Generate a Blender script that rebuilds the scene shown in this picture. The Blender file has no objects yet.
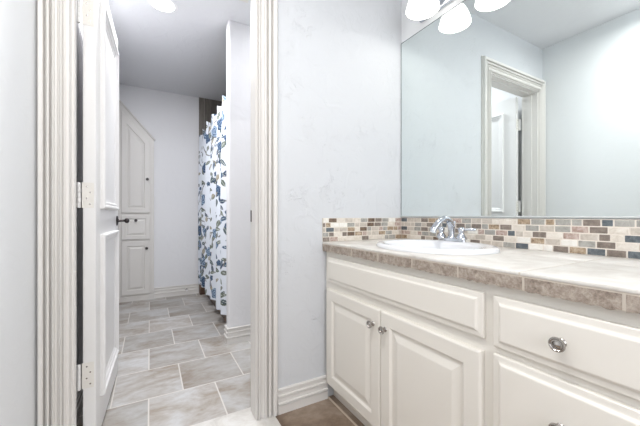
import bpy, bmesh, math, random
import numpy as np
from mathutils import Vector, Matrix
random.seed(7)
SC = bpy.context.scene
COL = SC.collection
H = 0.972                       # eye height above the floor

# ------------------------------------------------------------------ camera, world, big lights, exposure
cam = bpy.data.cameras.new('camera')
cam_o = bpy.data.objects.new('camera', cam); COL.objects.link(cam_o)
cam_o.location = (0, 0, H)
cam_o.rotation_euler = (math.radians(90), 0, -math.radians(29.134))
cam.sensor_width = 36; cam.lens = 305 * 36 / 640
cam.shift_y = 2.7 / 640
cam.clip_start = 0.02
SC.camera = cam_o

world = bpy.data.worlds.new('world'); SC.world = world
world.use_nodes = True
world.node_tree.nodes['Background'].inputs[0].default_value = (0.9, 0.93, 1.0, 1)
world.node_tree.nodes['Background'].inputs[1].default_value = 0.3

def area(name, loc, size, power, color, rot=(0, 0, 0), shape='DISK', size_y=None):
    l = bpy.data.lights.new(name, 'AREA'); l.shape = shape; l.size = size
    if size_y: l.size_y = size_y
    l.energy = power; l.color = color
    o = bpy.data.objects.new(name, l); COL.objects.link(o); o.location = loc; o.rotation_euler = rot
    return o
# added fill for the vanity room, the bathroom can, and an unseen added fill
area('hall_fill_light', (0.02, 0.50, 2.385), 0.30, 15, (1.0, 0.975, 0.945))
area('can_light_bath', (0.08, 2.405, 2.440), 0.15, 24, (0.985, 0.985, 1.0))
area('toilet_fill_light', (1.0, 1.93, 2.440), 0.15, 5, (0.985, 0.985, 1.0))
# added frontal fill, placed at a made-up window behind the viewer
area('window_fill_light', (0.30, -1.56, 1.40), 1.2, 20, (0.985, 0.985, 1.0), rot=(math.radians(90), 0, 0), shape='RECTANGLE', size_y=1.3)

SC.view_settings.view_transform = 'Standard'
SC.view_settings.look = 'None'
SC.view_settings.gamma = 1
SC.view_settings.use_curve_mapping = False
SC.view_settings.exposure = 0.1

# ------------------------------------------------------------------ helpers
def tag(o, label=None, cat=None, group=None, kind=None):
    if label: o['label'] = label
    if cat: o['category'] = cat
    if group: o['group'] = group
    if kind: o['kind'] = kind
    return o
def wloc(o):
    p = Vector((0, 0, 0))
    while o is not None:
        p += Vector(o.location); o = o.parent
    return p
def thing(name, loc, label, cat, group=None):
    o = bpy.data.objects.new(name, None); COL.objects.link(o); o.location = loc
    o.empty_display_size = 0.05
    return tag(o, label, cat, group)
def obj(name, bm, mats, parent=None, smooth=None, base=None):
    """bm in world coordinates -> ONE mesh object (origin at base, or at its parent)"""
    bmesh.ops.recalc_face_normals(bm, faces=bm.faces)
    off = wloc(parent) if parent else Vector(base or (0, 0, 0))
    bm.transform(Matrix.Translation(-off))
    me = bpy.data.meshes.new(name); bm.to_mesh(me); bm.free()
    for m in (mats if isinstance(mats, (list, tuple)) else [mats]): me.materials.append(m)
    o = bpy.data.objects.new(name, me); COL.objects.link(o)
    if parent: o.parent = parent
    else: o.location = off
    if smooth is not None:
        for p in me.polygons: p.use_smooth = True
        try: me.set_sharp_from_angle(angle=math.radians(smooth))
        except Exception: pass
    return o
def struct(name, bm, mats, smooth=None, parent=None):
    o = obj(name, bm, mats, parent, smooth)
    if parent is None: o['kind'] = 'structure'
    return o
def BM(): return bmesh.new()
def box(bm, x0, x1, y0, y1, z0, z1, bev=0, seg=2, mi=0):
    vs = [bm.verts.new((x, y, z)) for x in (x0, x1) for y in (y0, y1) for z in (z0, z1)]
    fs = []
    for a in ((0, 1, 3, 2), (4, 6, 7, 5), (0, 4, 5, 1), (2, 3, 7, 6), (0, 2, 6, 4), (1, 5, 7, 3)):
        f = bm.faces.new([vs[i] for i in a]); f.material_index = mi; fs.append(f)
    if bev:
        es = list({e for f in fs for e in f.edges})
        r = bmesh.ops.bevel(bm, geom=es, offset=bev, segments=seg, affect='EDGES', profile=0.5)
        for f in r['faces']: f.material_index = mi
    return fs
def lathe(bm, prof, c, axis='Z', seg=32, sx=1, sy=1, mi=0):
    """prof: (radius, height) list along axis from c"""
    c = Vector(c)
    A = {'Z': (Vector((1, 0, 0)), Vector((0, 1, 0)), Vector((0, 0, 1))),
         '-Z': (Vector((1, 0, 0)), Vector((0, 1, 0)), Vector((0, 0, -1))),
         'X': (Vector((0, 1, 0)), Vector((0, 0, 1)), Vector((1, 0, 0))),
         '-X': (Vector((0, 1, 0)), Vector((0, 0, 1)), Vector((-1, 0, 0))),
         'Y': (Vector((1, 0, 0)), Vector((0, 0, 1)), Vector((0, 1, 0))),
         '-Y': (Vector((1, 0, 0)), Vector((0, 0, 1)), Vector((0, -1, 0)))}[axis]
    rings = []
    for r, h in prof:
        if r < 1e-6:
            rings.append([bm.verts.new(c + A[2] * h)]); continue
        rings.append([bm.verts.new(c + A[2] * h + A[0] * (r * sx * math.cos(2 * math.pi * k / seg)) + A[1] * (r * sy * math.sin(2 * math.pi * k / seg))) for k in range(seg)])
    for a, b in zip(rings, rings[1:]):
        for k in range(seg):
            k2 = (k + 1) % seg
            if len(a) == 1 and len(b) == 1: continue
            if len(a) == 1: f = bm.faces.new((a[0], b[k], b[k2]))
            elif len(b) == 1: f = bm.faces.new((a[k], b[0], a[k2]))
            else: f = bm.faces.new((a[k], b[k], b[k2], a[k2]))
            f.material_index = mi
    for r in (rings[0], rings[-1]):
        if len(r) > 1:
            try: bm.faces.new(r).material_index = mi
            except ValueError: pass
def tube(bm, pts, rad, seg=12, cap=True, flat=1.0):
    pts = [Vector(p) for p in pts]
    if not isinstance(rad, (list, tuple)): rad = [rad] * len(pts)
    rings = []; n = None
    for i, p in enumerate(pts):
        t = (pts[min(i + 1, len(pts) - 1)] - pts[max(i - 1, 0)]).normalized()
        if n is None:
            ref = Vector((0, 1, 0)) if abs(t.y) < 0.9 else Vector((1, 0, 0))
            n = (ref - t * ref.dot(t)).normalized()
        else: n = (n - t * n.dot(t)).normalized()
        b = t.cross(n)
        rings.append([bm.verts.new(p + n * (rad[i] * math.cos(2 * math.pi * k / seg)) + b * (rad[i] * flat * math.sin(2 * math.pi * k / seg))) for k in range(seg)])
    for a, b in zip(rings, rings[1:]):
        for k in range(seg): bm.faces.new((a[k], a[(k + 1) % seg], b[(k + 1) % seg], b[k]))
    if cap:
        bm.faces.new(rings[0]); bm.faces.new(rings[-1])
def spline(ctrl, n):
    """Catmull-Rom through control points"""
    c = [Vector(p) for p in ctrl]; c = [c[0] * 2 - c[1]] + c + [c[-1] * 2 - c[-2]]
    out = []
    for i in range(1, len(c) - 2):
        for k in range(n):
            t = k / n
            out.append(0.5 * ((2 * c[i]) + (c[i + 1] - c[i - 1]) * t + (2 * c[i - 1] - 5 * c[i] + 4 * c[i + 1] - c[i + 2]) * t * t + (3 * c[i] - c[i - 1] - 3 * c[i + 1] + c[i + 2]) * t ** 3))
    return out + [c[-2]]
def inset(poly, d):
    """offset a convex CCW polygon inwards by d"""
    n = len(poly); L = []
    for i in range(n):
        a, b = poly[i], poly[(i + 1) % n]
        dx, dy = b[0] - a[0], b[1] - a[1]; l = math.hypot(dx, dy)
        nx, ny = -dy / l, dx / l
        L.append((nx, ny, nx * a[0] + ny * a[1] + d))
    out = []
    for i in range(n):
        a, b = L[i - 1], L[i]; D = a[0] * b[1] - a[1] * b[0]
        out.append(((a[2] * b[1] - a[1] * b[2]) / D, (a[0] * b[2] - a[2] * b[0]) / D))
    return out
def panel(bm, poly, loops, o, U, V, N, ring=False):
    """stack inset copies of poly; loops = (inset, height). ring: closed moulding ring, no caps"""
    o, U, V, N = Vector(o), Vector(U), Vector(V), Vector(N)
    R = []
    for d, h in loops:
        R.append([bm.verts.new(o + U * p[0] + V * p[1] + N * h) for p in inset(poly, d)])
    n = len(poly)
    seq = list(zip(R, R[1:])) + ([(R[-1], R[0])] if ring else [])
    for a, b in seq:
        for k in range(n): bm.faces.new((a[k], a[(k + 1) % n], b[(k + 1) % n], b[k]))
    if not ring:
        bm.faces.new(R[0]); bm.faces.new(R[-1])
def sweep(bm, prof, path, closed=False):
    """prof: list of 2D (a,b); path: list of (origin, A, B) frames"""
    R = [[bm.verts.new(Vector(o) + Vector(A) * a + Vector(B) * b) for a, b in prof] for o, A, B in path]
    m = len(prof)
    for a, b in zip(R, R[1:]):
        for k in range(m): bm.faces.new((a[k], a[(k + 1) % m], b[(k + 1) % m], b[k]))
    bm.faces.new(R[0]); bm.faces.new(R[-1])
def rect(u0, u1, v0, v1): return [(u0, v0), (u1, v0), (u1, v1), (u0, v1)]
def copy_tree(o, parent=None):
    c = o.copy(); COL.objects.link(c)
    if parent: c.parent = parent
    for ch in [x for x in bpy.data.objects if x.parent == o]: copy_tree(ch, c)
    return c
def cut(o, cutter):
    md = o.modifiers.new('b', 'BOOLEAN'); md.object = cutter; md.operation = 'DIFFERENCE'; md.solver = 'EXACT'
    bpy.context.view_layer.update()
    dg = bpy.context.evaluated_depsgraph_get()
    me = bpy.data.meshes.new_from_object(o.evaluated_get(dg))
    o.modifiers.clear(); o.data = me

# ------------------------------------------------------------------ materials
def srgb(r, g, b):
    f = lambda v: (v / 255 / 12.92) if v / 255 <= 0.04045 else ((v / 255 + 0.055) / 1.055) ** 2.4
    return (f(r), f(g), f(b), 1)
class Mat:
    def __init__(s, name, col=(200, 200, 200), rough=0.5, metal=0, spec=0.5):
        s.m = bpy.data.materials.new(name); s.m.use_nodes = True
        s.t = s.m.node_tree; s.N = s.t.nodes; s.L = s.t.links
        s.p = s.N['Principled BSDF']
        s.p.inputs['Base Color'].default_value = srgb(*col)
        s.p.inputs['Roughness'].default_value = rough
        s.p.inputs['Metallic'].default_value = metal
        s.p.inputs['Specular IOR Level'].default_value = spec
    def n(s, t, **kw):
        x = s.N.new(t)
        for k, v in kw.items():
            if hasattr(x, k): setattr(x, k, v)
            else: x.inputs[k.replace('_', ' ')].default_value = v
        return x
    def coord(s, scale=(1, 1, 1), loc=(0, 0, 0), rot=(0, 0, 0)):
        tc = s.n('ShaderNodeTexCoord'); mp = s.n('ShaderNodeMapping')
        mp.inputs['Scale'].default_value = scale; mp.inputs['Location'].default_value = loc; mp.inputs['Rotation'].default_value = rot
        s.L.new(tc.outputs['Object'], mp.inputs['Vector']); return mp.outputs['Vector']
    def noise(s, vec, scale, detail=4, rough=0.55, dist=0):
        x = s.n('ShaderNodeTexNoise'); x.inputs['Scale'].default_value = scale; x.inputs['Detail'].default_value = detail
        x.inputs['Roughness'].default_value = rough; x.inputs['Distortion'].default_value = dist
        s.L.new(vec, x.inputs['Vector']); return x.outputs['Fac']
    def ramp(s, fac, stops, const=False):
        r = s.n('ShaderNodeValToRGB'); e = r.color_ramp.elements
        while len(e) < len(stops): e.new(0.5)
        for el, (p, c) in zip(e, stops):
            el.position = p; el.color = c if len(c) == 4 else srgb(*c)
        if const: r.color_ramp.interpolation = 'CONSTANT'
        s.L.new(fac, r.inputs['Fac']); return r.outputs['Color']
    def mix(s, fac, a, b, mode='MIX'):
        x = s.n('ShaderNodeMix'); x.data_type = 'RGBA'; x.blend_type = mode
        for sock, v in ((x.inputs[0], fac), (x.inputs[6], a), (x.inputs[7], b)):
            if hasattr(v, 'is_linked') or isinstance(v, bpy.types.NodeSocket): s.L.new(v, sock)
            elif isinstance(v, (int, float)): sock.default_value = v
            else: sock.default_value = v if len(v) == 4 else srgb(*v)
        return x.outputs[2]
    def base(s, c): s.L.new(c, s.p.inputs['Base Color'])
    def bump(s, h, strength=0.3, dist=0.01):
        b = s.n('ShaderNodeBump'); b.inputs['Strength'].default_value = strength; b.inputs['Distance'].default_value = dist
        s.L.new(h, b.inputs['Height']); s.L.new(b.outputs['Normal'], s.p.inputs['Normal'])
def wall_mat(name, col, tex=0.25, scrape=0.0):
    m = Mat(name, col, 0.75, spec=0.25)
    v = m.coord()
    a = m.noise(v, 9, 3, 0.5, 1.2)
    h = m.ramp(a, [(0.47, (0, 0, 0)), (0.62, (255, 255, 255))])
    fine = m.noise(v, 60, 2)
    h = m.mix(0.15, h, fine)
    if scrape:
        # trowel strokes: short raised edges where a warped noise crosses a level, in patches
        v2 = m.coord(scale=(1, 1, 0.75))
        b = m.noise(v2, 15, 5, 0.6, 0.7)
        line = m.ramp(b, [(0.545, (0, 0, 0)), (0.567, (255, 255, 255)), (0.585, (0, 0, 0))])
        patch = m.ramp(m.noise(v, 5.5, 2), [(0.54, (0, 0, 0)), (0.66, (255, 255, 255))])
        h = m.mix(1.0, m.mix(scrape, (0, 0, 0), m.mix(1.0, line, patch, 'MULTIPLY')), m.mix(0.75, h, (0, 0, 0)), 'ADD')
    m.bump(h, tex, 0.012 if scrape else 0.006)
    return m.m
M = {}
M['wall'] = wall_mat('wall_paint', (228, 230, 232), 0.07)
M['wall_trowel'] = wall_mat('trowelled_wall_paint', (205, 207, 210), 0.42, 1.0)
M['wall_bath'] = wall_mat('bathroom_wall_paint', (226, 226, 228), 0.15)
M['ceiling'] = wall_mat('ceiling_paint', (222, 223, 226), 0.2)
M['trim'] = Mat('trim_paint', (220, 217, 213), 0.38).m
M['door'] = Mat('door_paint', (226, 225, 224), 0.35).m
M['cab'] = Mat('cabinet_paint', (232, 228, 220), 0.36).m
M['linen'] = Mat('linen_cabinet_paint', (214, 211, 207), 0.4).m
M['white_metal'] = Mat('painted_hinge', (222, 219, 213), 0.4).m
M['dark'] = Mat('dark_hole', (60, 56, 52), 0.7).m
M['chrome'] = Mat('chrome', (200, 204, 211), 0.07, 1).m
M['nickel'] = Mat('antique_nickel', (178, 174, 170), 0.24, 1).m
M['bronze'] = Mat('dark_metal', (70, 66, 66), 0.3, 1).m
M['porcelain'] = Mat('porcelain', (231, 232, 235), 0.08, spec=0.6).m
M['grout'] = Mat('counter_grout', (205, 196, 184), 0.8).m
M['mirror'] = Mat('mirror_silver', (236, 243, 242), 0.0, 1).m
M['mirror_edge'] = Mat('mirror_edge', (84, 94, 92), 0.3, 0.3).m
M['channel'] = Mat('pale_metal_channel', (214, 218, 218), 0.4, 0.4).m
M['plaster'] = Mat('white_plastic', (235, 235, 236), 0.35).m
def emis(name, col, s):
    m = Mat(name, col, 0.4); m.p.inputs['Emission Color'].default_value = srgb(*col); m.p.inputs['Emission Strength'].default_value = s
    return m.m
M['shade'] = emis('lit_frosted_glass', (255, 252, 246), 1.5)
M['lamp'] = emis('lit_lamp_lens', (250, 252, 255), 4.0)
def tile_mat(name, cols, grout, bw, rh, loc, mortar, rough=0.35, offset=0.5, vein=(1, 3, 1)):
    m = Mat(name, cols[1], rough)
    v = m.coord(loc=loc)
    b = m.n('ShaderNodeTexBrick'); b.offset = offset; b.offset_frequency = 2; b.squash = 1
    m.L.new(v, b.inputs['Vector'])
    for k, x in (('Color1', (0, 0, 0, 1)), ('Color2', (1, 1, 1, 1)), ('Mortar', (0.5, 0.5, 0.5, 1)), ('Scale', 1), ('Mortar Size', mortar), ('Mortar Smooth', 0.1), ('Bias', 0), ('Brick Width', bw), ('Row Height', rh)):
        b.inputs[k].default_value = x
    # each tile shifts the stone pattern
    add = m.n('ShaderNodeVectorMath', operation='MULTIPLY_ADD')
    m.L.new(b.outputs['Color'], add.inputs[0]); add.inputs[1].default_value = (7.3, 3.1, 5.7)
    v2 = m.coord(scale=vein); m.L.new(v2, add.inputs[2])
    n1 = m.noise(add.outputs[0], 3.2, 8, 0.62, 0.6)
    n2 = m.noise(add.outputs[0], 22, 5, 0.6)
    c = m.ramp(n1, [(0.36, cols[0]), (0.5, cols[1]), (0.62, cols[2])])
    c = m.mix(0.3, c, m.ramp(n2, [(0.3, cols[0]), (0.7, cols[2])]))
    tone = m.ramp(b.outputs['Color'], [(0, (222, 221, 219)), (1, (255, 255, 255))])
    c = m.mix(1.0, c, tone, 'MULTIPLY')
    c = m.mix(b.outputs['Fac'], c, grout)
    m.base(c)
    inv = m.n('ShaderNodeMath', operation='SUBTRACT'); inv.inputs[0].default_value = 1; m.L.new(b.outputs['Fac'], inv.inputs[1])
    m.bump(inv.outputs[0], 0.35, 0.002)
    return m.m
M['floor'] = tile_mat('grey_slate_tile', [(152, 138, 122), (184, 179, 174), (204, 205, 206)], (208, 204, 198), 0.337, 0.3478, (0.006 + 0.337 * 10, -1.51 + 0.3478 * 11, 0), 0.0036, vein=(1, 1.8, 1))
M['floor_shaded'] = tile_mat('shaded_floor_tile', [(112, 92, 76), (154, 133, 115), (190, 172, 155)], (205, 190, 172), 0.337, 0.337, (-0.835 + 0.337 * 8, -1.115 + 0.337 * 9, 0), 0.006, vein=(1.5, 1.5, 1), offset=0)  # vanity room shade painted into the tile colour as brown
M['shower_tile'] = tile_mat('shower_wall_tile', [(98, 92, 86), (124, 118, 111), (140, 134, 127)], (150, 145, 138), 0.30, 0.30, (0, 0, 0), 0.003, vein=(6, 1, 1), offset=0)
M['tub_tile'] = tile_mat('brown_tub_tile', [(70, 50, 38), (98, 72, 54), (124, 98, 78)], (150, 135, 120), 0.30, 0.3, (0, 0, 0), 0.003, offset=0)
def stone(name, cols, sc, rough=0.45, bump=0.0, pit=False, dist=0.8):
    m = Mat(name, cols[1], rough)
    v = m.coord()
    a = m.noise(v, sc, 7, 0.7, dist)
    c = m.ramp(a, [(0.3, cols[0]), (0.5, cols[1]), (0.68, cols[2])])
    if pit:
        q = m.noise(v, sc * 3.2, 4, 0.6, 0.5)
        c = m.mix(m.ramp(q, [(0.36, (150, 150, 150)), (0.44, (0, 0, 0))]), c, cols[0])
    m.base(c)
    if bump: m.bump(a, bump, 0.004)
    return m.m
M['lit_floor_slab'] = stone('lit_floor_stone', [(196, 192, 186), (218, 215, 210), (232, 231, 229)], 9, 0.35)  # paler stone colour imitating the brightly lit floor at the doorway
M['ctop'] = stone('cream_stone_tile', [(200, 194, 187), (218, 214, 208), (230, 228, 224)], 7, 0.45)
M['cedge'] = stone('taupe_stone_edge', [(112, 99, 89), (164, 151, 139), (196, 186, 175)], 55, 0.6, 0.6, True, 0.0)
MOS = [stone('mosaic_cream', [(196, 186, 172), (216, 208, 197), (228, 222, 214)], 40, 0.4),
       stone('mosaic_sand', [(174, 164, 152), (192, 183, 172), (206, 198, 189)], 40, 0.4),
       stone('mosaic_taupe', [(102, 92, 84), (128, 117, 108), (152, 141, 131)], 40, 0.4),
       stone('mosaic_brown', [(74, 58, 46), (104, 86, 72), (132, 112, 94)], 40, 0.4),
       stone('mosaic_grey', [(138, 136, 130), (160, 158, 152), (178, 176, 170)], 40, 0.4),
       stone('mosaic_slate_blue', [(66, 72, 78), (92, 99, 104), (116, 124, 128)], 40, 0.35),
       stone('mosaic_rust', [(134, 108, 96), (180, 160, 150), (206, 192, 184)], 55, 0.4),
       stone('mosaic_speckled', [(98, 78, 60), (166, 146, 122), (196, 180, 160)], 70, 0.4),
       stone('mosaic_ivory', [(218, 214, 206), (230, 227, 220), (238, 236, 232)], 30, 0.4),
       Mat('mosaic_grout', (222, 214, 204), 0.85).m]

# ------------------------------------------------------------------ the room shell
CEIL = 2.456
YP0, YP1 = 1.41, 1.54           # partition wall with the doorway
XL = -0.345                     # left wall of the vanity room
XM = 1.366                      # wall behind the mirror
XB, YB = -0.315, 4.09            # bathroom left and far walls
DX0, DX1, DZ = -0.257, 0.435, 2.057   # door opening
bm = BM(); box(bm, -0.62, 1.60, YP0 + 0.105, YB + 0.12, -0.08, 0); struct('floor_bathroom', bm, M['floor'])
bm = BM(); box(bm, -0.62, 1.60, -1.75, YP0 + 0.105, -0.08, 0); struct('floor', bm, M['floor_shaded'])  # brown here stands for the floor lying in shade
bm = BM(); box(bm, DX0 + .001, 0.528, 1.20, YP0 + 0.105, 0.0003, 0.008, 0.004); o = struct('lit_floor_slab', bm, M['lit_floor_slab'], 40)  # pale slab shaped to the lit stretch of floor
bm = BM(); box(bm, -0.62, 1.60, -1.75, YB + 0.12, CEIL, CEIL + 0.1); struct('ceiling', bm, M['ceiling'])
bm = BM(); box(bm, XL - 0.12, XL, -1.6, YP0, 0, CEIL); struct('wall_left', bm, M['wall'])
bm = BM(); box(bm, XM, XM + 0.12, -1.6, YP0, 0, CEIL); struct('wall_right', bm, M['wall'])
bm = BM()
box(bm, -0.62, DX0 - 0.02, YP0, YP1, 0, CEIL); box(bm, DX1 + 0.035, 1.60, YP0, YP1, 0, CEIL); box(bm, DX0 - 0.02, DX1 + 0.035, YP0, YP1, DZ + 0.02, CEIL)
struct('wall_partition', bm, M['wall_trowel'])
# end wall behind the viewer, with a made-up window added for fill
bm = BM()
W0, W1, WZ0, WZ1 = -0.30, 0.90, 0.75, 2.05
box(bm, -0.62, W0, -1.75, -1.6, 0, CEIL); box(bm, W1, 1.60, -1.75, -1.6, 0, CEIL)
box(bm, W0, W1, -1.75, -1.6, 0, WZ0); box(bm, W0, W1, -1.75, -1.6, WZ1, CEIL)
struct('wall_back', bm, M['wall'])
bm = BM()
for x0, x1, z0, z1 in ((W0, W0 + .05, WZ0, WZ1), (W1 - .05, W1, WZ0, WZ1), (W0 + .05, W1 - .05, WZ0, WZ0 + .05), (W0 + .05, W1 - .05, WZ1 - .05, WZ1), (W0 + .05, W1 - .05, 1.38, 1.42)):
    box(bm, x0, x1, -1.70, -1.65, z0, z1)
wn = struct('fill_window_1', bm, M['trim'])
bm = BM(); box(bm, W0 + .05, W1 - .05, -1.68, -1.674, WZ0 + .05, WZ1 - .05)
struct('glow_pane', bm, emis('fill_glow_pane', (235, 242, 255), 0.9), parent=wn)  # glowing surface added with the made-up window
# bathroom
bm = BM(); box(bm, XB - 0.12, XB, YP1, YB, 0, CEIL); struct('wall_bath_left', bm, M['wall_bath'])
bm = BM(); box(bm, 1.42, 1.60, YP1, YB, 0, CEIL); struct('wall_bath_right', bm, M['wall_bath'])
bm = BM(); box(bm, -0.62, 1.60, YB, YB + 0.12, 0, CEIL); struct('wall_far', bm, M['wall_bath'])
WX, WY0, WY1 = 0.519, 2.353, 2.44
bm = BM()
fs = box(bm, WX, 1.42, WY0, WY1, 0, CEIL)
es = [e for e in bm.edges if all(abs(v.co.x - WX) < 1e-5 for v in e.verts) and abs(e.verts[0].co.z - e.verts[1].co.z) > 1]
bmesh.ops.bevel(bm, geom=es, offset=0.016, segments=5, affect='EDGES', profile=0.5)
struct('wall_alcove', bm, M['wall_bath'], 40)
bm = BM(); box(bm, 0.536, 1.42, YB - 0.012, YB, 0.45, CEIL); box(bm, 1.408, 1.42, WY1, YB - 0.012, 0.45, CEIL)
struct('wall_shower', bm, M['shower_tile'])

# baseboards: three stepped beads
BP = [(0, 0), (0.014, 0), (0.013, 0.040), (0.009, 0.044), (0.014, 0.046), (0.019, 0.050), (0.018, 0.055), (0.011, 0.057), (0.009, 0.076), (0.006, 0.080), (0.011, 0.082), (0.0165, 0.086), (0.0155, 0.091), (0.008, 0.093), (0.006, 0.107), (0.004, 0.110), (0.009, 0.112), (0.014, 0.115), (0.013, 0.120), (0.006, 0.122), (0, 0.122)]
def baseboard(name, p0, p1, nrm):
    bm = BM(); N = Vector((nrm[0], nrm[1], 0))
    sweep(bm, BP, [((p0[0], p0[1], 0), N, (0, 0, 1)), ((p1[0], p1[1], 0), N, (0, 0, 1))])
    return struct(name, bm, M['trim'])
o = baseboard('baseboard_partition', (0.546, YP0), (0.826, YP0), (0, -1))
baseboard('baseboard_far', (0.046, YB), (0.53, YB), (0, -1))
# wing wall: one run mitred round the corner
bm = BM()
sweep(bm, BP, [((1.41, WY0, 0), (0, -1, 0), (0, 0, 1)), ((WX, WY0, 0), (-1, -1, 0), (0, 0, 1)), ((WX, WY1, 0), (-1, 0, 0), (0, 0, 1))])
struct('baseboard_alcove', bm, M['trim'])
baseboard('baseboard_left', (XL, 1.385), (XL, -1.59), (1, 0))
baseboard('baseboard_bath_left', (XB, YP1 + .01), (XB, YB - .03), (1, 0))
# ---- doorway: jamb with stop, casing
bm = BM()
box(bm, DX0 - 0.02, DX0, YP0, YP1, 0, DZ + 0.02); box(bm, DX1, DX1 + 0.035, YP0, 1.485, 0.009, DZ + 0.02); box(bm, DX1 + .018, DX1 + 0.035, 1.485, YP1, 0.0005, DZ + 0.02); box(bm, DX0, DX1, YP0, YP1, DZ, DZ + 0.02)
box(bm, DX0, DX0 + 0.008, 1.455, 1.49, 0.009, DZ - 0.008); box(bm, DX0 + .008, DX1, 1.455, 1.49, DZ - 0.008, DZ)
jamb = struct('trim_1', bm, M['trim'])
bm = BM(); box(bm, DX1 - 0.0015, DX1 - 0.0002, 1.466, 1.4845, 0.942, 0.998); obj('strike_plate', bm, M['bronze'], jamb)
CP = [(0, 0), (0, .012), (.003, .012), (.004, .003), (.009, .003), (.011, .017), (.0145, .020), (.018, .016), (.020, .004), (.026, .004), (.031, .010), (.038, .012), (.040, .020), (.044, .023), (.048, .020), (.050, .003), (.057, .003), (.059, .021), (.065, .025), (.070, .021), (.072, .004), (.079, .004), (.081, .024), (.085, .027), (.098, .027), (.102, .022), (.104, .008), (.110, .006), (.110, 0)]
def casing(name, y, ny):
    bm = BM(); zt = DZ + 0.006; x0, x1 = DX0 - 0.010, DX1 + 0.002
    wl = 0.075
    B = Vector((0, ny, 0))
    # left leg stops at the side wall, so its profile is narrower
    R = Vector((1, 0, 0)); Lf = Vector((-1, 0, 0)); U = Vector((0, 0, 1))
    k = (x0 - XL - 0.001) / 0.110
    sweep(bm, CP, [((x0, y, 0.0005), Lf * k, B), ((x0, y, zt), Lf * k + U, B), ((x1, y, zt), R + U, B), ((x1, y, 0.009), R, B)])
    return struct(name, bm, M['trim'], 35)
casing('trim_2', YP0, -1)

# ------------------------------------------------------------------ the open door
hp = Vector((-0.197, 1.560, 0)); fp = Vector((-0.174, 2.268, 0))
dU = (fp - hp); DW = dU.length; dU.normalize(); dN = Vector((dU.y, -dU.x, 0)); dV = Vector((0, 0, 1))
DB, DT = 0.012, 2.058
door = thing('door_1', (hp.x - .02, hp.y, 0.0), 'white panelled bathroom door standing open beside the doorway', 'door'); door['kind'] = 'structure'
def dpt(u, v, n): return hp + dU * u + dV * v + dN * n
DTK = 0.043
bm = BM(); panel(bm, rect(0, DW, DB, DT), [(0.0, -DTK), (0.0, 0.0)], hp, dU, dV, dN)
es = [e for e in bm.edges]
bmesh.ops.bevel(bm, geom=es, offset=0.003, segments=2, affect='EDGES')
obj('door_leaf', bm, M['door'], door, 40)
ML = [(0, 0), (0, .011), (.005, .018), (.013, .018), (.019, .010), (.030, .010), (.036, .004), (.050, .002), (.050, 0)]
for v0, v1 in ((0.168, 0.888), (1.004, 1.932)):
    bm = BM(); panel(bm, rect(0.105, DW - 0.105, v0, v1), ML, hp, dU, dV, dN, ring=True)
    obj('panel_molding', bm, M['door'], door)
    bm = BM(); panel(bm, rect(0.105, DW - 0.105, v0, v1), ML, hp - dN * DTK, dU, dV, -dN, ring=True)
    obj('panel_molding', bm, M['door'], door)
for zc in (H + 0.835, H + 0.084, H - 0.656):
    bm = BM(); hh = 0.052
    # leaf let into the door edge, with its screws
    panel(bm, rect(-0.046, -0.006, zc - hh, zc + hh), [(0, -0.001), (0, 0.0012)], hp, dN, dV, -dU)
    hg = obj('hinge', bm, M['white_metal'], door)
    bm = BM()
    bp = hp + dN * (-DTK - 0.012) - dU * 0.006
    for k in range(5):
        z0 = zc - hh + k * 0.0208
        lathe(bm, [(0, 0), (.0062, 0), (.0066, .001), (.0066, .0188), (.0062, .0198), (0, .0198)], (bp.x, bp.y, z0), 'Z', 14)
    obj('knuckle', bm, M['door'], hg, 40)
    for k, dz in enumerate((-.036, -.012, .012, .036)):
        q = hp + dN * (-0.018 - 0.012 * (k % 2)) - dU * 0.0012
        bm = BM(); lathe(bm, [(0, 0), (.0032, 0), (.003, .0008), (0, .0010)], (q.x, q.y, zc + dz), '-Y', 12)
        obj('screw', bm, M['nickel'], hg)
# knob set on the far stile, both faces
for sgn, off in ((1, 0.0), (-1, DTK)):
    c = dpt(DW - 0.062, H - 0.030, -off); ax = 'X' if sgn > 0 else '-X'
    bm = BM()
    lathe(bm, [(0, 0), (.029, 0), (.030, .003), (.027, .006), (.013, .009), (.008, .012), (.0065, .030), (.0075, .040), (.012, .043), (.0155, .049), (.016, .055), (.013, .061), (.006, .065), (0, .0655)], c, ax, 28)
    k = obj('door_knob', bm, M['bronze'], door, 40)

# ------------------------------------------------------------------ vanity
VX0 = 0.822                     # face of the face frame
VF = 0.8035                      # face of the doors
VY0, VY1 = -0.285, 1.405
VZ0, VZ1 = 0.084, 0.786
van = thing('vanity_cabinet', (0.9, 0.56, 0), 'cream painted vanity with raised-panel doors and drawers under the tiled counter', 'cabinet')
bm = BM()
box(bm, VX0 + .02, XM - .004, VY1 - .018, VY1, VZ0, VZ1); box(bm, VX0 + .02, XM - .004, VY0, VY0 + .018, VZ0, VZ1)
box(bm, VX0 + .02, XM - .004, VY0 + .018, VY1 - .018, VZ0, VZ0 + .018); box(bm, XM - .012, XM - .004, VY0 + .018, VY1 - .018, VZ0 + .018, VZ1)
box(bm, VX0 + .02, XM - .004, 0.50, 0.515, VZ0 + .018, VZ1)
obj('carcass', bm, M['cab'], van)
bm = BM()
for y0, y1 in ((1.362, VY1), (0.480, 0.534), (0.122, 0.186), (VY0, -.245)): box(bm, VX0, VX0 + .02, y0, y1, VZ0, VZ1)
for y0, y1 in ((.534, 1.362), (.186, .480), (-.245, .122)):
    for z0, z1 in ((VZ0, .112), (.738, VZ1), (.588, .638)): box(bm, VX0, VX0 + .02, y0, y1, z0, z1)
box(bm, VX0, VX0 + .02, (.186), .480, .36, .402)
obj('face_frame', bm, M['cab'], van)
bm = BM(); box(bm, 0.868, 0.886, VY0, VY1, 0.001, VZ0); obj('toe_kick', bm, M['cab'], van)
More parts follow.
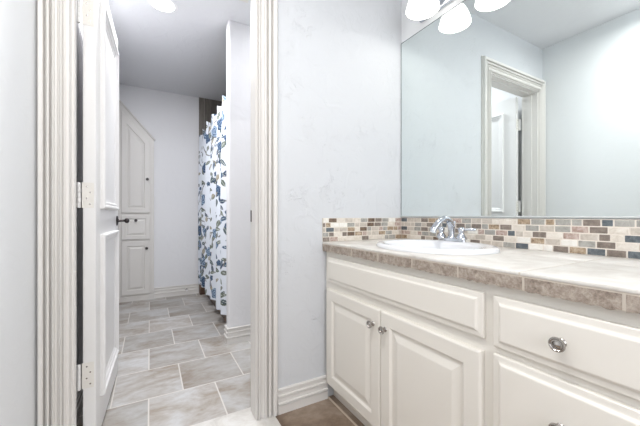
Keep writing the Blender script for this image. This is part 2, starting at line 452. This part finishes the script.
U, V, N = Vector((0, -1, 0)), Vector((0, 0, 1)), Vector((-1, 0, 0))
O = Vector((VX0 - .0005, 0, 0)); TK = VX0 - VF
DOORL = [(0, 0), (0, TK - .005), (.002, TK - .002), (.006, TK), (.052, TK), (.056, TK - .003), (.060, TK - .007), (.066, TK - .008), (.070, TK - .0075), (.092, TK - .0015), (.096, TK - .001)]
DRWL = [(0, 0), (0, TK - .009), (.002, TK - .007), (.014, TK - .006), (.017, TK - .005), (.021, TK - .001), (.024, TK)]
def front(name, y0, y1, z0, z1, loops):
    bm = BM(); panel(bm, rect(-y1, -y0, z0, z1), loops, O, U, V, N)
    return obj(name, bm, M['cab'], van)
def knob(y, z, parent, r=.0155):
    bm = BM(); s = r / .0155
    lathe(bm, [(0, 0), (.010 * s, 0), (.0095 * s, .002), (.006 * s, .004), (.0055 * s, .012), (.008 * s, .015), (.0145 * s, .018), (.0155 * s, .0205), (.0145 * s, .0235), (.0120 * s, .0240), (.0105 * s, .0225), (.0080 * s, .0232), (.0070 * s, .0215), (.0045 * s, .0225), (.0020 * s, .0250), (0, .0255)], (VF - .0003, y, z), '-X', 28)
    obj('knob', bm, M['nickel'], parent, 50)
front('false_drawer_front', .520, 1.374, H - .342, H - .215, DRWL)
d = front('cabinet_door', .951, 1.374, H - .872, H - .379, DOORL); knob(.992, H - .445, d)
d = front('cabinet_door', .524, .947, H - .872, H - .379, DOORL); knob(.918, H - .445, d)
for z0, z1, zk in ((-.352, -.216, -.284), (-.582, -.372, -.475), (-.872, -.602, -.737)):
    d = front('drawer', .172, .492, H + z0, H + z1, DRWL); knob(.333, H + zk, d, .0165)
front('false_drawer_front', -.262, .138, H - .342, H - .215, DRWL)
d = front('cabinet_door', -.262, .138, H - .872, H - .379, DOORL); knob(.095, H - .445, d)

# ---- counter: tiles on a grout bed, tile edging
CX0, CX1, CZ = 0.798, XM - 0.004, H - 0.139
ct = thing('countertop', (1.08, .56, CZ - .05), 'pale stone tile counter with a rough taupe tile edge on top of the vanity', 'countertop')
CY0, CY1 = -.30, 1.408
bm = BM(); box(bm, CX0 + .0018, CX1, CY0 + .004, CY1, CZ - .045, CZ - .0015)
slab = obj('grout_bed', bm, M['grout'], ct)
bm = BM()
ys = [CY1, 1.149, .785, .420, .055, CY0]; xs = [CX0, 1.166, CX1]
for a, b in zip(ys, ys[1:]):
    for c, d in zip(xs, xs[1:]):
        box(bm, c + (.0018 if c > CX0 else 0), d - .0018, b + .0018, a - .0018, CZ - .009, CZ, .0025)
top = obj('top_tiles', bm, M['ctop'], ct, 40)
bm = BM()
js = [1.408] + [1.3205 - .182 * k for k in range(9)] + [CY0]
rnd = random.Random(3)
for a, b in zip(js, js[1:]):
    y0, y1 = b + .003, a - .003
    z0, z1 = CZ - .046, CZ - .0125
    n = max(2, int((y1 - y0) / .008))
    F = [[], [], [], []]
    for i in range(n + 1):
        y = y0 + (y1 - y0) * i / n
        j = rnd.uniform(-.0025, .003)
        for q, p in zip(F, ((CX0 + .009, y, z0), (CX0 + .001, y, z0 + j), (CX0 + .0005, y, z1), (CX0 + .009, y, z1))): q.append(bm.verts.new(p))
    for i in range(n):
        for q in range(4): bm.faces.new((F[q][i], F[q][i + 1], F[(q + 1) % 4][i + 1], F[(q + 1) % 4][i]))
    bm.faces.new([F[q][0] for q in range(4)]); bm.faces.new([F[q][n] for q in range(4)])
obj('edge_tiles', bm, M['cedge'], ct)

# ---- backsplash mosaic
bs = thing('tile_backsplash', (1.2, 1.2, CZ), 'mixed brown, cream and slate blue brick mosaic strip along the wall behind the sink', 'backsplash')
SZ0, SZ1 = CZ + .0005, H - .0125
bm = BM()
box(bm, XM - .0100, XM - .0005, CY0, YP0 - .0005, SZ0, SZ1)
box(bm, CX0 + .001, XM - .0100, YP0 - .0100, YP0 - .0005, SZ0, SZ1)
obj('grout_bed', bm, MOS[9], bs)
rh = (SZ1 - SZ0) / 5; tw = .0525
rnd = random.Random(14)
pick = lambda: rnd.choices(range(9), [15, 17, 18, 7, 19, 5, 8, 10, 7])[0]
bm = BM(); bm2 = BM()
for r in range(5):
    z0, z1 = SZ1 - (r + 1) * rh + .0019, SZ1 - r * rh - .0019
    if r == 4: z0 = SZ0 + .001
    # along the mirror wall
    y = YP0 - .009 + (tw * (.5 if r % 2 else 0)) - rnd.choice((0, 0, .013))
    while y > CY0:
        w = tw if rnd.random() < .8 else tw * .62
        a, b = min(y, YP0 - .010), max(y - w + .0042, CY0)
        if a - b > .006: box(bm, XM - .0112, XM - .007, b, a, z0, z1, .0012, 1, pick())
        y -= w
    x = XM - .010 - (tw * (.5 if r % 2 else 0))
    x += tw
    while x > CX0 + .001:
        w = tw if rnd.random() < .8 else tw * .62
        a, b = min(x, XM - .0125), max(x - w + .0042, CX0 + .001)
        if a - b > .006: box(bm2, b, a, YP0 - .0112, YP0 - .007, z0, z1, .0012, 1, pick())
        x -= w
obj('mosaic_tiles', bm, MOS, bs); obj('mosaic_tiles', bm2, MOS, bs)

# ---- mirror
mir = thing('wall_mirror', (XM, .6, H), 'large frameless wall mirror resting on the mosaic strip above the sink', 'mirror')
MY0, MY1, MZ0, MZ1 = -.28, YP0 - .002, H - .0085, H + 1.067
bm = BM(); box(bm, XM - .0060, XM - .0006, MY0, MY1, MZ0, MZ1); obj('mirror_back', bm, M['mirror_edge'], mir)
bm = BM(); box(bm, XM - .0075, XM - .0060, MY0 + .005, MY1 - .005, MZ0 + .003, MZ1 - .005); obj('mirror_glass', bm, M['mirror'], mir)
bm = BM(); box(bm, XM - .0115, XM - .0077, MY0, MY1, MZ0 + .001, MZ0 + .0075); box(bm, XM - .0077, XM - .0005, MY0, MY1, MZ0 - .0012, MZ0); obj('bottom_channel', bm, M['channel'], mir)

# ---- vanity light
vl = thing('vanity_light', (XM, .90, H + 1.16), 'chrome bar lamp with lit frosted bell shades above the mirror', 'lamp')
bm = BM(); box(bm, XM - .022, XM - .0006, .55, 1.25, H + 1.105, H + 1.215, .008, 3); obj('backplate', bm, M['chrome'], vl, 40)
SX = 1.232
for y in (1.12, .90, .68):
    bm = BM()
    tube(bm, spline([(XM - .02, y, H + 1.165), (XM - .06, y, H + 1.185), (SX + .01, y, H + 1.205), (SX, y, H + 1.185), (SX, y, H + 1.165)], 6), .007, 12)
    lathe(bm, [(0, 0), (.02, 0), (.026, -.006), (.028, -.03), (0, -.03)], (SX, y, H + 1.185), 'Z', 24)
    arm = obj('lamp_arm', bm, M['chrome'], vl, 40)
    bm = BM()
    prof = [(.024, 1.178), (.034, 1.174), (.050, 1.155), (.064, 1.13), (.074, 1.105), (.081, 1.080), (.084, 1.066), (.082, 1.0645), (.078, 1.080), (.070, 1.105), (.060, 1.13), (.046, 1.153), (.030, 1.172), (.022, 1.176)]
    rings = [[bm.verts.new((SX + r * math.cos(2 * math.pi * k / 40), y + r * math.sin(2 * math.pi * k / 40), H + h)) for k in range(40)] for r, h in prof]
    for a, b in zip(rings, rings[1:] + rings[:1]):
        for k in range(40): bm.faces.new((a[k], b[k], b[(k + 1) % 40], a[(k + 1) % 40]))
    obj('lamp_shade', bm, M['shade'], vl, 60)
    bm = BM(); lathe(bm, [(0, 1.082), (.012, 1.085), (.022, 1.096), (.026, 1.110), (.022, 1.126), (.014, 1.145), (.013, 1.17), (0, 1.17)], (SX, y, H), 'Z', 24)
    obj('bulb', bm, M['shade'], vl, 60)
    l = bpy.data.lights.new('vanity_bulb_light', 'POINT'); l.energy = 0.4; l.shadow_soft_size = .01; l.color = (1, .98, .95)
    lo = bpy.data.objects.new('vanity_bulb_light', l); COL.objects.link(lo); lo.location = (SX, y, H + 1.072)

# ---- sink
SCX, SCY, SA, SB = 1.070, .918, .222, .262
bm = BM(); lathe(bm, [(0, -.1), (1, -.1), (1, .05), (0, .05)], (SCX, SCY, CZ), 'Z', 48, SA - .018, SB - .018)
cutter = obj('cutter', bm, M['porcelain'])
cut(slab, cutter); cut(top, cutter)
cm = cutter.data; bpy.data.objects.remove(cutter); bpy.data.meshes.remove(cm)
sk = thing('sink', (SCX, SCY, CZ), 'white oval drop-in basin set in the tiled counter', 'sink')
bm = BM()
# (scale, height, shift of the centre towards the front)
lp = [(.86, -.006, 0), (1.0, .0006, 0), (1.005, .006, 0), (.995, .013, 0), (.965, .018, 0), (.92, .019, 0), (.86, .018, -.006), (.79, .014, -.018), (.765, .004, -.022), (.75, -.02, -.022), (.70, -.07, -.02), (.55, -.115, -.018), (.30, -.135, -.015), (.10, -.140, -.012)]
R = [[bm.verts.new((SCX + sh + SA * s * math.cos(2 * math.pi * k / 64), SCY + SB * s * math.sin(2 * math.pi * k / 64), CZ + h)) for k in range(64)] for s, h, sh in lp[1:]]
# outer shell below the counter
lo_ = [(.90, -.02, -.01), (.80, -.06, -.02), (.75, -.10, -.02), (.58, -.130, -.018), (.32, -.150, -.015), (.10, -.155, -.012)]
Q = [[bm.verts.new((SCX + sh + SA * s * math.cos(2 * math.pi * k / 64), SCY + SB * s * math.sin(2 * math.pi * k / 64), CZ + h)) for k in range(64)] for s, h, sh in [(.905, .0006, 0)] + lo_]
def skin(A, B):
    for k in range(64): bm.faces.new((A[k], A[(k + 1) % 64], B[(k + 1) % 64], B[k]))
for a, b in zip(R, R[1:]): skin(a, b)
skin(Q[0], R[0])
for a, b in zip(Q, Q[1:]): skin(a, b)
skin(R[-1], Q[-1])
obj('basin', bm, M['porcelain'], sk, 60)
bm = BM(); lathe(bm, [(0, -.146), (.023, -.146), (.024, -.138), (.018, -.136), (.016, -.1385), (0, -.1385)], (SCX - .012, SCY, CZ), 'Z', 28, 1, 1); obj('drain', bm, M['chrome'], sk, 50)
# ---- faucet on the rear deck of the basin
FX, FY, FZ = 1.266, .975, CZ + .0185
fa = thing('faucet', (FX, FY, FZ), 'chrome two-handle faucet with a high arched spout at the back of the basin', 'faucet')
bm = BM()
N_ = 24
for z0, z1, s in ((0, .010, 1), (.010, .013, .9)):
    ring = lambda z, s: [bm.verts.new((FX + .022 * s * math.cos(t), FY + .052 * (1 if math.sin(t) >= 0 else -1) * (abs(math.sin(t)) > .5) * 0 + .076 * s * math.sin(t), FZ + z)) for t in [2 * math.pi * k / N_ for k in range(N_)]]
    a, b = ring(z0, s), ring(z1, s)
    for k in range(N_): bm.faces.new((a[k], a[(k + 1) % N_], b[(k + 1) % N_], b[k]))
    bm.faces.new(a); bm.faces.new(b)
obj('base_plate', bm, M['chrome'], fa, 50)
bm = BM()
pts = spline([(FX + .004, FY, FZ + .010), (FX + .004, FY, FZ + .035), (FX, FY, FZ + .068), (FX - .018, FY, FZ + .097), (FX - .050, FY, FZ + .106), (FX - .086, FY, FZ + .090), (FX - .116, FY, FZ + .064), (FX - .126, FY, FZ + .046)], 5)
n = len(pts); tube(bm, pts, [.0172 - .0035 * min(1, i / (n * .6)) for i in range(n)], 18)
lathe(bm, [(0, 0), (.022, 0), (.021, .006), (.017, .012), (0, .012)], (FX + .004, FY, FZ + .009), 'Z', 24)
obj('spout', bm, M['chrome'], fa, 60)
bm = BM(); tube(bm, [(FX + .026, FY, FZ + .012), (FX + .026, FY, FZ + .085)], .0025, 8); lathe(bm, [(0, 0), (.005, .001), (.006, .005), (.004, .010), (0, .011)], (FX + .026, FY, FZ + .084), 'Z', 14); obj('lift_rod', bm, M['chrome'], fa, 60)
for sg, ang in ((1, 100), (-1, -62)):
    bm = BM(); y = FY + sg * .056
    lathe(bm, [(0, 0), (.024, 0), (.0245, .004), (.021, .012), (.015, .020), (.012, .030), (.014, .036), (.016, .042), (.015, .050), (.009, .056), (0, .058)], (FX, y, FZ + .010), 'Z', 26)
    h = obj('handle', bm, M['chrome'], fa, 60)
    bm = BM(); a = math.radians(ang); dx, dy = math.cos(a), math.sin(a)
    P_ = [(FX + dx * t, y + dy * t, FZ + .052 + .006 * math.sin(t * 40)) for t in (.004, .018, .032, .046, .058, .062)]
    tube(bm, P_, [.007, .006, .0062, .0074, .0068, .003], 12); obj('lever', bm, M['chrome'], h, 60)

# ------------------------------------------------------------------ bathroom: recessed light
def can(x, y, label):
    c = thing('recessed_light', (x, y, CEIL), label, 'lamp')
    bm = BM(); lathe(bm, [(.088, 0), (.092, -.0005), (.094, -.003), (.080, -.006), (.074, -.006), (.074, 0)], (x, y, CEIL - .0003), 'Z', 40); obj('trim_ring', bm, M['plaster'], c, 40)
    bm = BM(); lathe(bm, [(0, -.0045), (.060, -.0045), (.074, -.0035), (.074, -.001), (0, -.001)], (x, y, CEIL), 'Z', 40); obj('lens', bm, M['lamp'], c)
    return c
can(.08, 2.405, 'lit round recessed ceiling light just inside the bathroom door')
can(1.0, 1.93, 'lit round recessed fixture added unseen to fill the bathroom area behind the partition')  # added out of view to go with the second bathroom fill
c = thing('fill_ceiling_light', (.02, .50, CEIL), 'white round ceiling dome added unseen to fill the vanity room with light', 'lamp')  # unseen fixture added around the vanity room fill
bm = BM(); lathe(bm, [(0, -.0005), (.15, -.0005), (.16, -.012), (.15, -.055), (.12, -.064), (0, -.066)], (.02, .50, CEIL), 'Z', 40); obj('dome', bm, M['lamp'], c, 60)

# ------------------------------------------------------------------ linen cabinet built into the far wall
LX1 = .041; ln = thing('linen_cabinet', (-.22, YB, 0), 'grey-white built-in linen cabinet with a slanted top in the far bathroom wall', 'cabinet')
LO = Vector((0, YB, 0)); LU, LV, LN = Vector((1, 0, 0)), Vector((0, 0, 1)), Vector((0, -1, 0))
def zs(x): return H + .882 + (LX1 - x) * 1.155      # slanted top edge
xl = XB + .004
bm = BM(); panel(bm, [(xl, .001), (LX1, .001), (LX1, zs(LX1)), (xl, zs(xl))], [(0, 0.0005), (0, .018), (.003, .021)], LO, LU, LV, LN)
obj('face_frame', bm, M['linen'], ln)
bm = BM()
dv = Vector((-1, 0, 1.155)).normalized(); nv = Vector((1.155, 0, 1)).normalized()
sweep(bm, [(0, 0), (.012, 0), (.018, .006), (.018, .024), (.010, .034), (0, .034)], [((LX1 + .003, YB - .0005, zs(LX1)), nv, (0, -1, 0)), ((LX1 + .003, YB - .0005, zs(LX1)), nv, (0, -1, 0)), ((xl, YB - .0005, zs(xl)), nv, (0, -1, 0))])
obj('slanted_trim', bm, M['linen'], ln)
bm = BM(); sweep(bm, BP, [((LX1 + .003, YB - .021, 0), (0, -.35, 0), (0, 0, .85)), ((xl, YB - .021, 0), (0, -.35, 0), (0, 0, .85))]); obj('toe_board', bm, M['linen'], ln)
LO2 = LO + LN * .0215
LD = [(0, 0), (0, .015), (.003, .019), (.052, .019), (.057, .010), (.064, .009), (.086, .017)]
lx0, lx1 = -.28, .0
def lfront(name, poly, loops):
    bm = BM(); panel(bm, poly, loops, LO2, LU, LV, LN); return obj(name, bm, M['linen'], ln)
def lknob(x, z, parent):
    bm = BM(); lathe(bm, [(0, 0), (.008, 0), (.006, .003), (.006, .012), (.014, .017), (.016, .021), (.013, .026), (0, .027)], (x, YB - .0405, z), '-Y', 20); obj('knob', bm, M['bronze'], parent, 50)
zt = lambda x: zs(x) - .075
d = lfront('cabinet_door', [(lx0, H + .032), (lx1, H + .032), (lx1, zt(lx1)), (lx0, zt(lx0))], LD); lknob(-.026, H + .42, d)
d = lfront('drawer', rect(lx0, lx1, H - .270, H + .008), [(0, 0), (0, .015), (.003, .019), (.040, .019), (.045, .010), (.052, .009), (.07, .017)]); lknob(-.14, H - .053, d)
d = lfront('cabinet_door', rect(lx0, lx1, H - .898, H - .292), LD); lknob(-.034, H - .375, d)

# spring door stop on the far baseboard
ds = thing('door_stop', (.39, YB - .0185, .068), 'small spring door stop on the far baseboard under the bare wall', 'door stop')
bm = BM(); lathe(bm, [(0, 0), (.012, 0), (.012, .004), (.006, .008), (.006, .06), (0, .06)], (.39, YB - .0186, .068), '-Y', 18); obj('spring', bm, M['nickel'], ds, 50)
bm = BM(); lathe(bm, [(0, .058), (.009, .058), (.010, .066), (.008, .074), (0, .075)], (.39, YB - .0186, .068), '-Y', 18); obj('rubber_tip', bm, M['plaster'], ds, 50)

# ------------------------------------------------------------------ tub alcove
TX0, TX1, TY0, TY1 = .605, 1.404, WY1 + .004, YB - .016
tb = thing('bathtub', (1.0, 3.2, 0), 'bathtub with a brown tiled apron behind the floral curtain', 'bathtub')
bm = BM(); box(bm, TX0, TX0 + .05, TY0, TY1, .001, .46); obj('tiled_apron', bm, M['tub_tile'], tb)
bm = BM(); box(bm, .536, TX0 - .001, YB - .11, YB - .0005, .0005, .150, .003); struct('trim_3', bm, M['tub_tile'])
bm = BM()
panel(bm, rect(TX0 + .051, TX1, TY0, TY1), [(0, .001), (0, .50), (.02, .52), (.07, .52), (.09, .50), (.14, .16), (.2, .13)], (0, 0, 0), (1, 0, 0), (0, 1, 0), (0, 0, 1)); obj('tub_basin', bm, M['porcelain'], tb, 30)
# rod
ZR = H + .968; RX = .596
rd = thing('curtain_rod', (RX, 3.25, ZR), 'slim chrome shower curtain rod spanning the tub alcove', 'curtain rod')
bm = BM(); tube(bm, [(RX, WY1 + .001, ZR), (RX, YB - .0135, ZR)], .008, 16); obj('pole', bm, M['chrome'], rd, 60)
for y, ax in ((WY1 + .0005, 'Y'), (YB - .0125, '-Y')):
    bm = BM(); lathe(bm, [(0, 0), (.018, 0), (.018, .006), (.012, .012), (0, .012)], (RX, y, ZR), ax, 22); obj('flange', bm, M['chrome'], rd, 50)

# ---- shower curtain with printed flowers
cy0, cy1, cz0, cz1 = WY1 + .015, YB - .03, H - .835, H + .985
NC, NR = 520, 330
t = np.linspace(0, 1, NC)
Y = cy0 + (cy1 - cy0) * t
ph = 2 * np.pi * 6 * t + .9 * np.sin(5 * t)
fold = .88 * np.sin(ph) + .12 * np.sin(2.3 * ph + 1)
u = np.concatenate([[0], np.cumsum(np.hypot(np.diff(Y), np.diff(.038 * fold)))])
zz = np.linspace(0, 1, NR)
up = zz[:, None]
X = .556 + (.027 + .016 * np.minimum(1, 2.2 * (1 - up))) * fold[None, :] + .002 * np.sin(3 * ph)[None, :] * (1 - up)
ztop = cz1 + .022 * np.sin(ph + 3.0) + .008 * np.sin(1.7 * ph)               # scallops between the hooks
zbot = cz0 + .012 * np.sin(ph * .5)
Z = zbot[None, :] + (ztop - zbot)[None, :] * up
Yg = np.repeat(Y[None, :], NR, 0) + .010 * np.sin(2 * ph)[None, :]
UU = np.repeat(u[None, :], NR, 0); VV = Z - cz0
rgb = np.empty((NR, NC, 3)); rgb[:] = srgb(222, 227, 235)[:3]
rng = random.Random(21)
def paint(mask, col): rgb[mask] = srgb(*col)[:3]
def leaf(cx, cy, ang, ln_, wd, col):
    du, dv_ = UU - cx, VV - cy
    a = du * math.cos(ang) + dv_ * math.sin(ang); b = -du * math.sin(ang) + dv_ * math.cos(ang)
    s = np.clip(a / ln_, 0, 1); paint((a > 0) & (a < ln_) & (np.abs(b) < wd * np.sin(np.pi * s ** .8)), col)
    paint((a > .1 * ln_) & (a < .85 * ln_) & (np.abs(b) < .0015), (205, 210, 205))
def stem(cx, cy, ang, ln_, curv):
    du, dv_ = UU - cx, VV - cy
    a = du * math.cos(ang) + dv_ * math.sin(ang); b = -du * math.sin(ang) + dv_ * math.cos(ang)
    paint((a > 0) & (a < ln_) & (np.abs(b - curv * np.sin(a / ln_ * np.pi) * ln_) < .0050), (112, 108, 106))
def flower(cx, cy, r, dark):
    du, dv_ = UU - cx, VV - cy; rr = np.hypot(du, dv_); th = np.arctan2(dv_, du)
    edge = r * (1 + .12 * np.cos(5 * th + cx * 40))
    base = (62, 82, 108) if dark else (110, 132, 158)
    paint(rr < edge, base)
    sp = np.sin(rr / r * 15 + 2 * th + 1.5 * np.sin(3 * th))
    paint((rr < edge * .92) & (sp > .35), (158, 176, 198) if not dark else (104, 124, 150))
    paint((rr < edge * .9) & (sp < -.75), (36, 54, 82))
LC = [(92, 100, 92), (112, 118, 108), (60, 84, 110), (44, 62, 88), (150, 142, 124), (82, 94, 100)]
Lu = u[-1]
cw, chh = .165, .19
for i in range(int(Lu / cw) + 1):
    for j in range(int((cz1 - cz0) / chh) + 1):
        cx = (i + .5) * cw + rng.uniform(-.05, .05); cy = (j + .5 + .5 * (i % 2)) * chh + rng.uniform(-.05, .05)
        a0 = rng.uniform(0, 6.28)
        stem(cx, cy, a0, rng.uniform(.12, .2), rng.uniform(-.25, .25))
        for k in range(rng.randint(3, 5)):
            an = a0 + k * 1.25 + rng.uniform(-.4, .4); d0 = rng.uniform(.03, .085)
            leaf(cx + d0 * math.cos(an), cy + d0 * math.sin(an), an + rng.uniform(-.6, .6), rng.uniform(.055, .10), rng.uniform(.013, .022), rng.choice(LC))
        q = rng.random()
        if q < .34: flower(cx, cy, rng.uniform(.045, .066), rng.random() < .5)
        elif q < .6: flower(cx + .03, cy - .02, rng.uniform(.018, .028), True)
verts = np.stack([X, Yg, Z], -1).reshape(-1, 3)
idx = np.arange(NR * NC).reshape(NR, NC)
faces = np.stack([idx[:-1, :-1], idx[:-1, 1:], idx[1:, 1:], idx[1:, :-1]], -1).reshape(-1, 4)
me = bpy.data.meshes.new('curtain_cloth')
base = Vector((.548, 3.25, H + 1.0))
me.from_pydata((verts - np.array(base)).tolist(), [], faces.tolist())
ca = me.color_attributes.new('print', 'FLOAT_COLOR', 'POINT')
ca.data.foreach_set('color', np.concatenate([rgb.reshape(-1, 3), np.ones((NR * NC, 1))], 1).astype(np.float32).ravel())
for p in me.polygons: p.use_smooth = True
cm_ = Mat('printed_cotton', (222, 227, 235), 0.8, spec=.2)
at = cm_.n('ShaderNodeVertexColor'); at.layer_name = 'print'; cm_.base(at.outputs['Color'])
me.materials.append(cm_.m)
sc_ = thing('shower_curtain', tuple(base), 'white shower curtain printed with blue flowers and grey-green leaves, hanging in the tub alcove', 'shower curtain')
cl = bpy.data.objects.new('curtain_cloth', me); COL.objects.link(cl); cl.parent = sc_
md = cl.modifiers.new('thickness', 'SOLIDIFY'); md.thickness = .0012; md.offset = 0
first = None
for k in range(10):
    # hooks at the crests of the scallops, round the rod behind the cloth
    i = int(np.argmin(np.abs(ph - 2 * np.pi * (k + .25))))
    y = float(Yg[-1, i])
    if k == 0 or y > cy1 - .02: continue
    if first is None:
        bm = BM()
        tube(bm, [(RX - .0035 + .0145 * math.cos(a), y, ZR + .0125 * math.sin(a)) for a in [k2 * math.pi / 10 for k2 in range(-9, 10)]], .0014, 8)
        first = obj('curtain_hook', bm, M['chrome'], sc_, 60); y_first = y
    else:
        c = first.copy(); COL.objects.link(c); c.parent = sc_; c.location = (0, y - y_first, 0)
